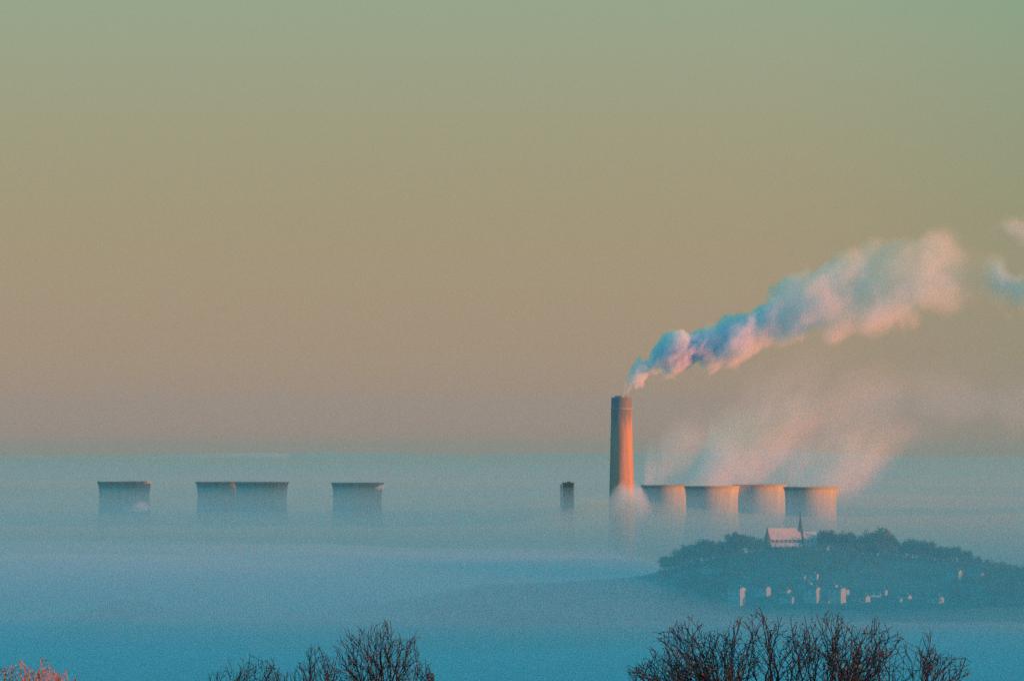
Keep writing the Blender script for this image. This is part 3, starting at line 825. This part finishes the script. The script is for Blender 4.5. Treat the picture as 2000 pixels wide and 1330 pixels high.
def make_shrub(seed, Y, forks, half_px, tips, nstem, label, leafy=.3, wood='twig', twig='twig', leafm='leaf', spread=1.0, group=None, up=.12, rad=.013, spur=1.0, frow=1430, low=60):
    """tips: (px, py) outline of the crown in the picture; a few trunks fork low down and their stems fan out to the outline"""
    sh = Shrub(seed); rnd = sh.r
    base_px = sum(forks) / len(forks)
    bx = (base_px - 1000) * K * Y
    z0 = ground(bx, Y) - .08
    t = empty('bare_shrub', (bx, Y, z0))
    tag(t, label, 'shrub', group)
    Z = lambda row: EYE + (HOR - row) * K * Y - z0
    zcut = Z(1345)
    txs = [a for a, _ in tips]; tys = [b for _, b in tips]
    half = half_px * K * Y
    sh.env = lambda x: Z(interp(base_px + x / (K * Y), [txs[0] - 12] + txs + [txs[-1] + 12], [1345] + tys + [1345]) - 2 - rnd.random() ** 2 * 18)
    fk = []
    for fpx in forks:
        f_ = Vector(((fpx - base_px) * K * Y, rnd.uniform(-.15, .15), Z(frow + rnd.uniform(-20, 30))))
        rt = Vector((f_.x * .3 + rnd.gauss(0, .04), f_.y, 0))
        mid = rt.lerp(f_, .5) + Vector((rnd.gauss(0, .05), rnd.gauss(0, .05), 0))
        sh.wood.tube(rt, mid, rad * 3.4, rad * 2.8, 7); sh.wood.tube(mid, f_, rad * 2.8, rad * 2.2, 7)
        fk.append((fpx, f_))
    for i in range(nstem):
        if i < len(tips): px, py = tips[i]; dep = rnd.uniform(-.25, .25)
        else:
            px = rnd.uniform(min(txs), max(txs)); py = interp(px, txs, tys) + abs(rnd.gauss(0, low)) + 8; dep = rnd.uniform(-1, 1)
        tx = (px - base_px) * K * Y; tz = Z(py)
        ty = dep * half * .7 * math.sqrt(max(.1, 1 - (tx / max(half, .1)) ** 2 * .8)) * spread
        best = sorted(fk, key=lambda q: abs(q[0] - px) + rnd.uniform(0, 70))[0]
        root = best[1] + Vector((rnd.gauss(0, .06), rnd.gauss(0, .06), rnd.uniform(-.12, .05)))
        sh_grow(sh, root, Vector((tx, ty, tz)), rad * rnd.uniform(.7, 1.15), zcut, leafy, up, spur)
    sh.wood.build('branches', M[wood], t); sh.twig.build('twigs', M[twig], t)
    if sh.leaf.f: sh.leaf.build('leaves', M[leafm], t)
    if sh.bud.f: sh.bud.build('buds', M['bud'], t)
    return t
def sh_grow(sh, root, tip, r, zcut, leafy, up, spur):
    """a main stem from root to tip, wandering, with side branches along its upper part"""
    rnd = sh.r; d = tip - root; ln = d.length
    nseg = max(8, int(ln / .07)); q = root.copy()
    side = d.cross(Vector((0, 0, 1)));
    side = side.normalized() if side.length > 1e-4 else Vector((1, 0, 0))
    bow = rnd.gauss(0, .03) * ln; ph = rnd.uniform(0, 6.28); w = .0
    jit = Vector((0, 0, 0))
    for i in range(nseg):
        t = (i + 1) / nseg
        jit = jit * .8 + sh.rv(.012)
        c = root + d * t + side * (bow * math.sin(PI * t)) + Vector((0, 0, .05 * ln * math.sin(PI * t))) * .0 + jit * (1 if t < 1 else .6)
        r0 = r * (1 - .82 * i / nseg); r1 = r * (1 - .82 * t)
        sh.wood.tube(q, c, max(r0, .0030), max(r1, .0025), 5)
        nd = (c - q).normalized()
        if c.z > zcut - .35 and t > .3:
            for _ in range(2 if rnd.random() < .35 else 1):
                if rnd.random() < .85:
                    a = sh.rv(1.0); a -= nd * a.dot(nd); a.normalize()
                    sd = (nd * rnd.uniform(.7, 1.1) + a * rnd.uniform(.4, .85) + Vector((0, 0, .15))).normalized()
                    l2 = rnd.uniform(.12, .40) * (1.1 - .75 * t)
                    sh.grow(c, sd, l2, max(r1 * .6, .0026), 1 if l2 > .12 else 2, zcut, up, leafy, spur)
        q = c
    sh.budat(q, nd, .004)

SY = 60.0
GB = 'bare shrubs along the bottom edge'
make_shrub(11, SY, (1430, 1500, 1570, 1640), 330, [(1270, 1262), (1285, 1248), (1312, 1222), (1336, 1210), (1358, 1212), (1385, 1235), (1412, 1240), (1440, 1210), (1485, 1192), (1497, 1222), (1523, 1202), (1545, 1222), (1575, 1212), (1597, 1206),
                               (1622, 1196), (1638, 1196), (1665, 1232), (1690, 1235), (1712, 1210), (1738, 1240), (1760, 1240)], 78,
           'largest dense bare shrub in the foreground right of centre', leafy=.8, twig='twig', group=GB, rad=.0105, low=48, frow=1395)
make_shrub(12, SY + 2, (1330, 1370), 110, [(1226, 1298), (1240, 1305), (1255, 1292), (1281, 1272), (1300, 1262), (1322, 1275), (1345, 1280)], 18, 'low dark shrub spilling out at the left foot of the largest shrub', leafy=.25, group=GB, rad=.010, low=30, frow=1385)
make_shrub(13, SY - 2, (1735, 1785), 130, [(1700, 1270), (1735, 1265), (1770, 1258), (1800, 1250), (1817, 1236), (1830, 1285), (1847, 1282), (1880, 1288), (1888, 1302)], 22, 'reddish bare shrub at the right foot of the largest shrub', leafy=.35, twig='twig_red', group=GB, rad=.010, low=35, frow=1390)
make_shrub(14, SY + 6, (728, 752), 95, [(655, 1268), (662, 1248), (680, 1230), (708, 1230), (725, 1226), (741, 1230), (759, 1212), (780, 1246), (800, 1250), (814, 1244), (818, 1268)], 28, 'rounded bare shrub with red buds left of centre', leafy=.16, twig='twig_red', group=GB, rad=.0095, spur=1.3, low=40, frow=1385)
make_shrub(15, SY + 8, (615, 632), 50, [(570, 1310), (585, 1298), (602, 1270), (614, 1268), (627, 1262), (640, 1290), (655, 1300)], 15, 'small sparse bare shrub touching the rounded shrub on its left', leafy=.05, group=GB, rad=.008, low=25)
make_shrub(16, SY + 10, (420, 460, 490, 530, 555), 80, [(410, 1312), (424, 1312), (456, 1308), (468, 1310), (485, 1278), (500, 1296), (531, 1284), (545, 1314), (560, 1316)], 16, 'line of thin upright twigs barely reaching into the picture', leafy=.03, group=GB, rad=.007, low=14)
make_shrub(17, SY + 4, (826, 836), 25, [(816, 1302), (838, 1298), (845, 1316)], 7, 'tiny sprig poking up just right of the rounded shrub', leafy=.05, group=GB, rad=.006, low=14)
make_shrub(18, SY - 8, (0, 45, 85), 90, [(-40, 1300), (-20, 1300), (5, 1312), (26, 1306), (44, 1290), (60, 1306), (74, 1314), (88, 1286), (106, 1310), (118, 1322), (150, 1324)], 22, 'bright orange sunlit shrub in the bottom left corner', leafy=.15, wood='twig_orange', twig='twig_orange', group=GB, rad=.010, low=18, frow=1400)
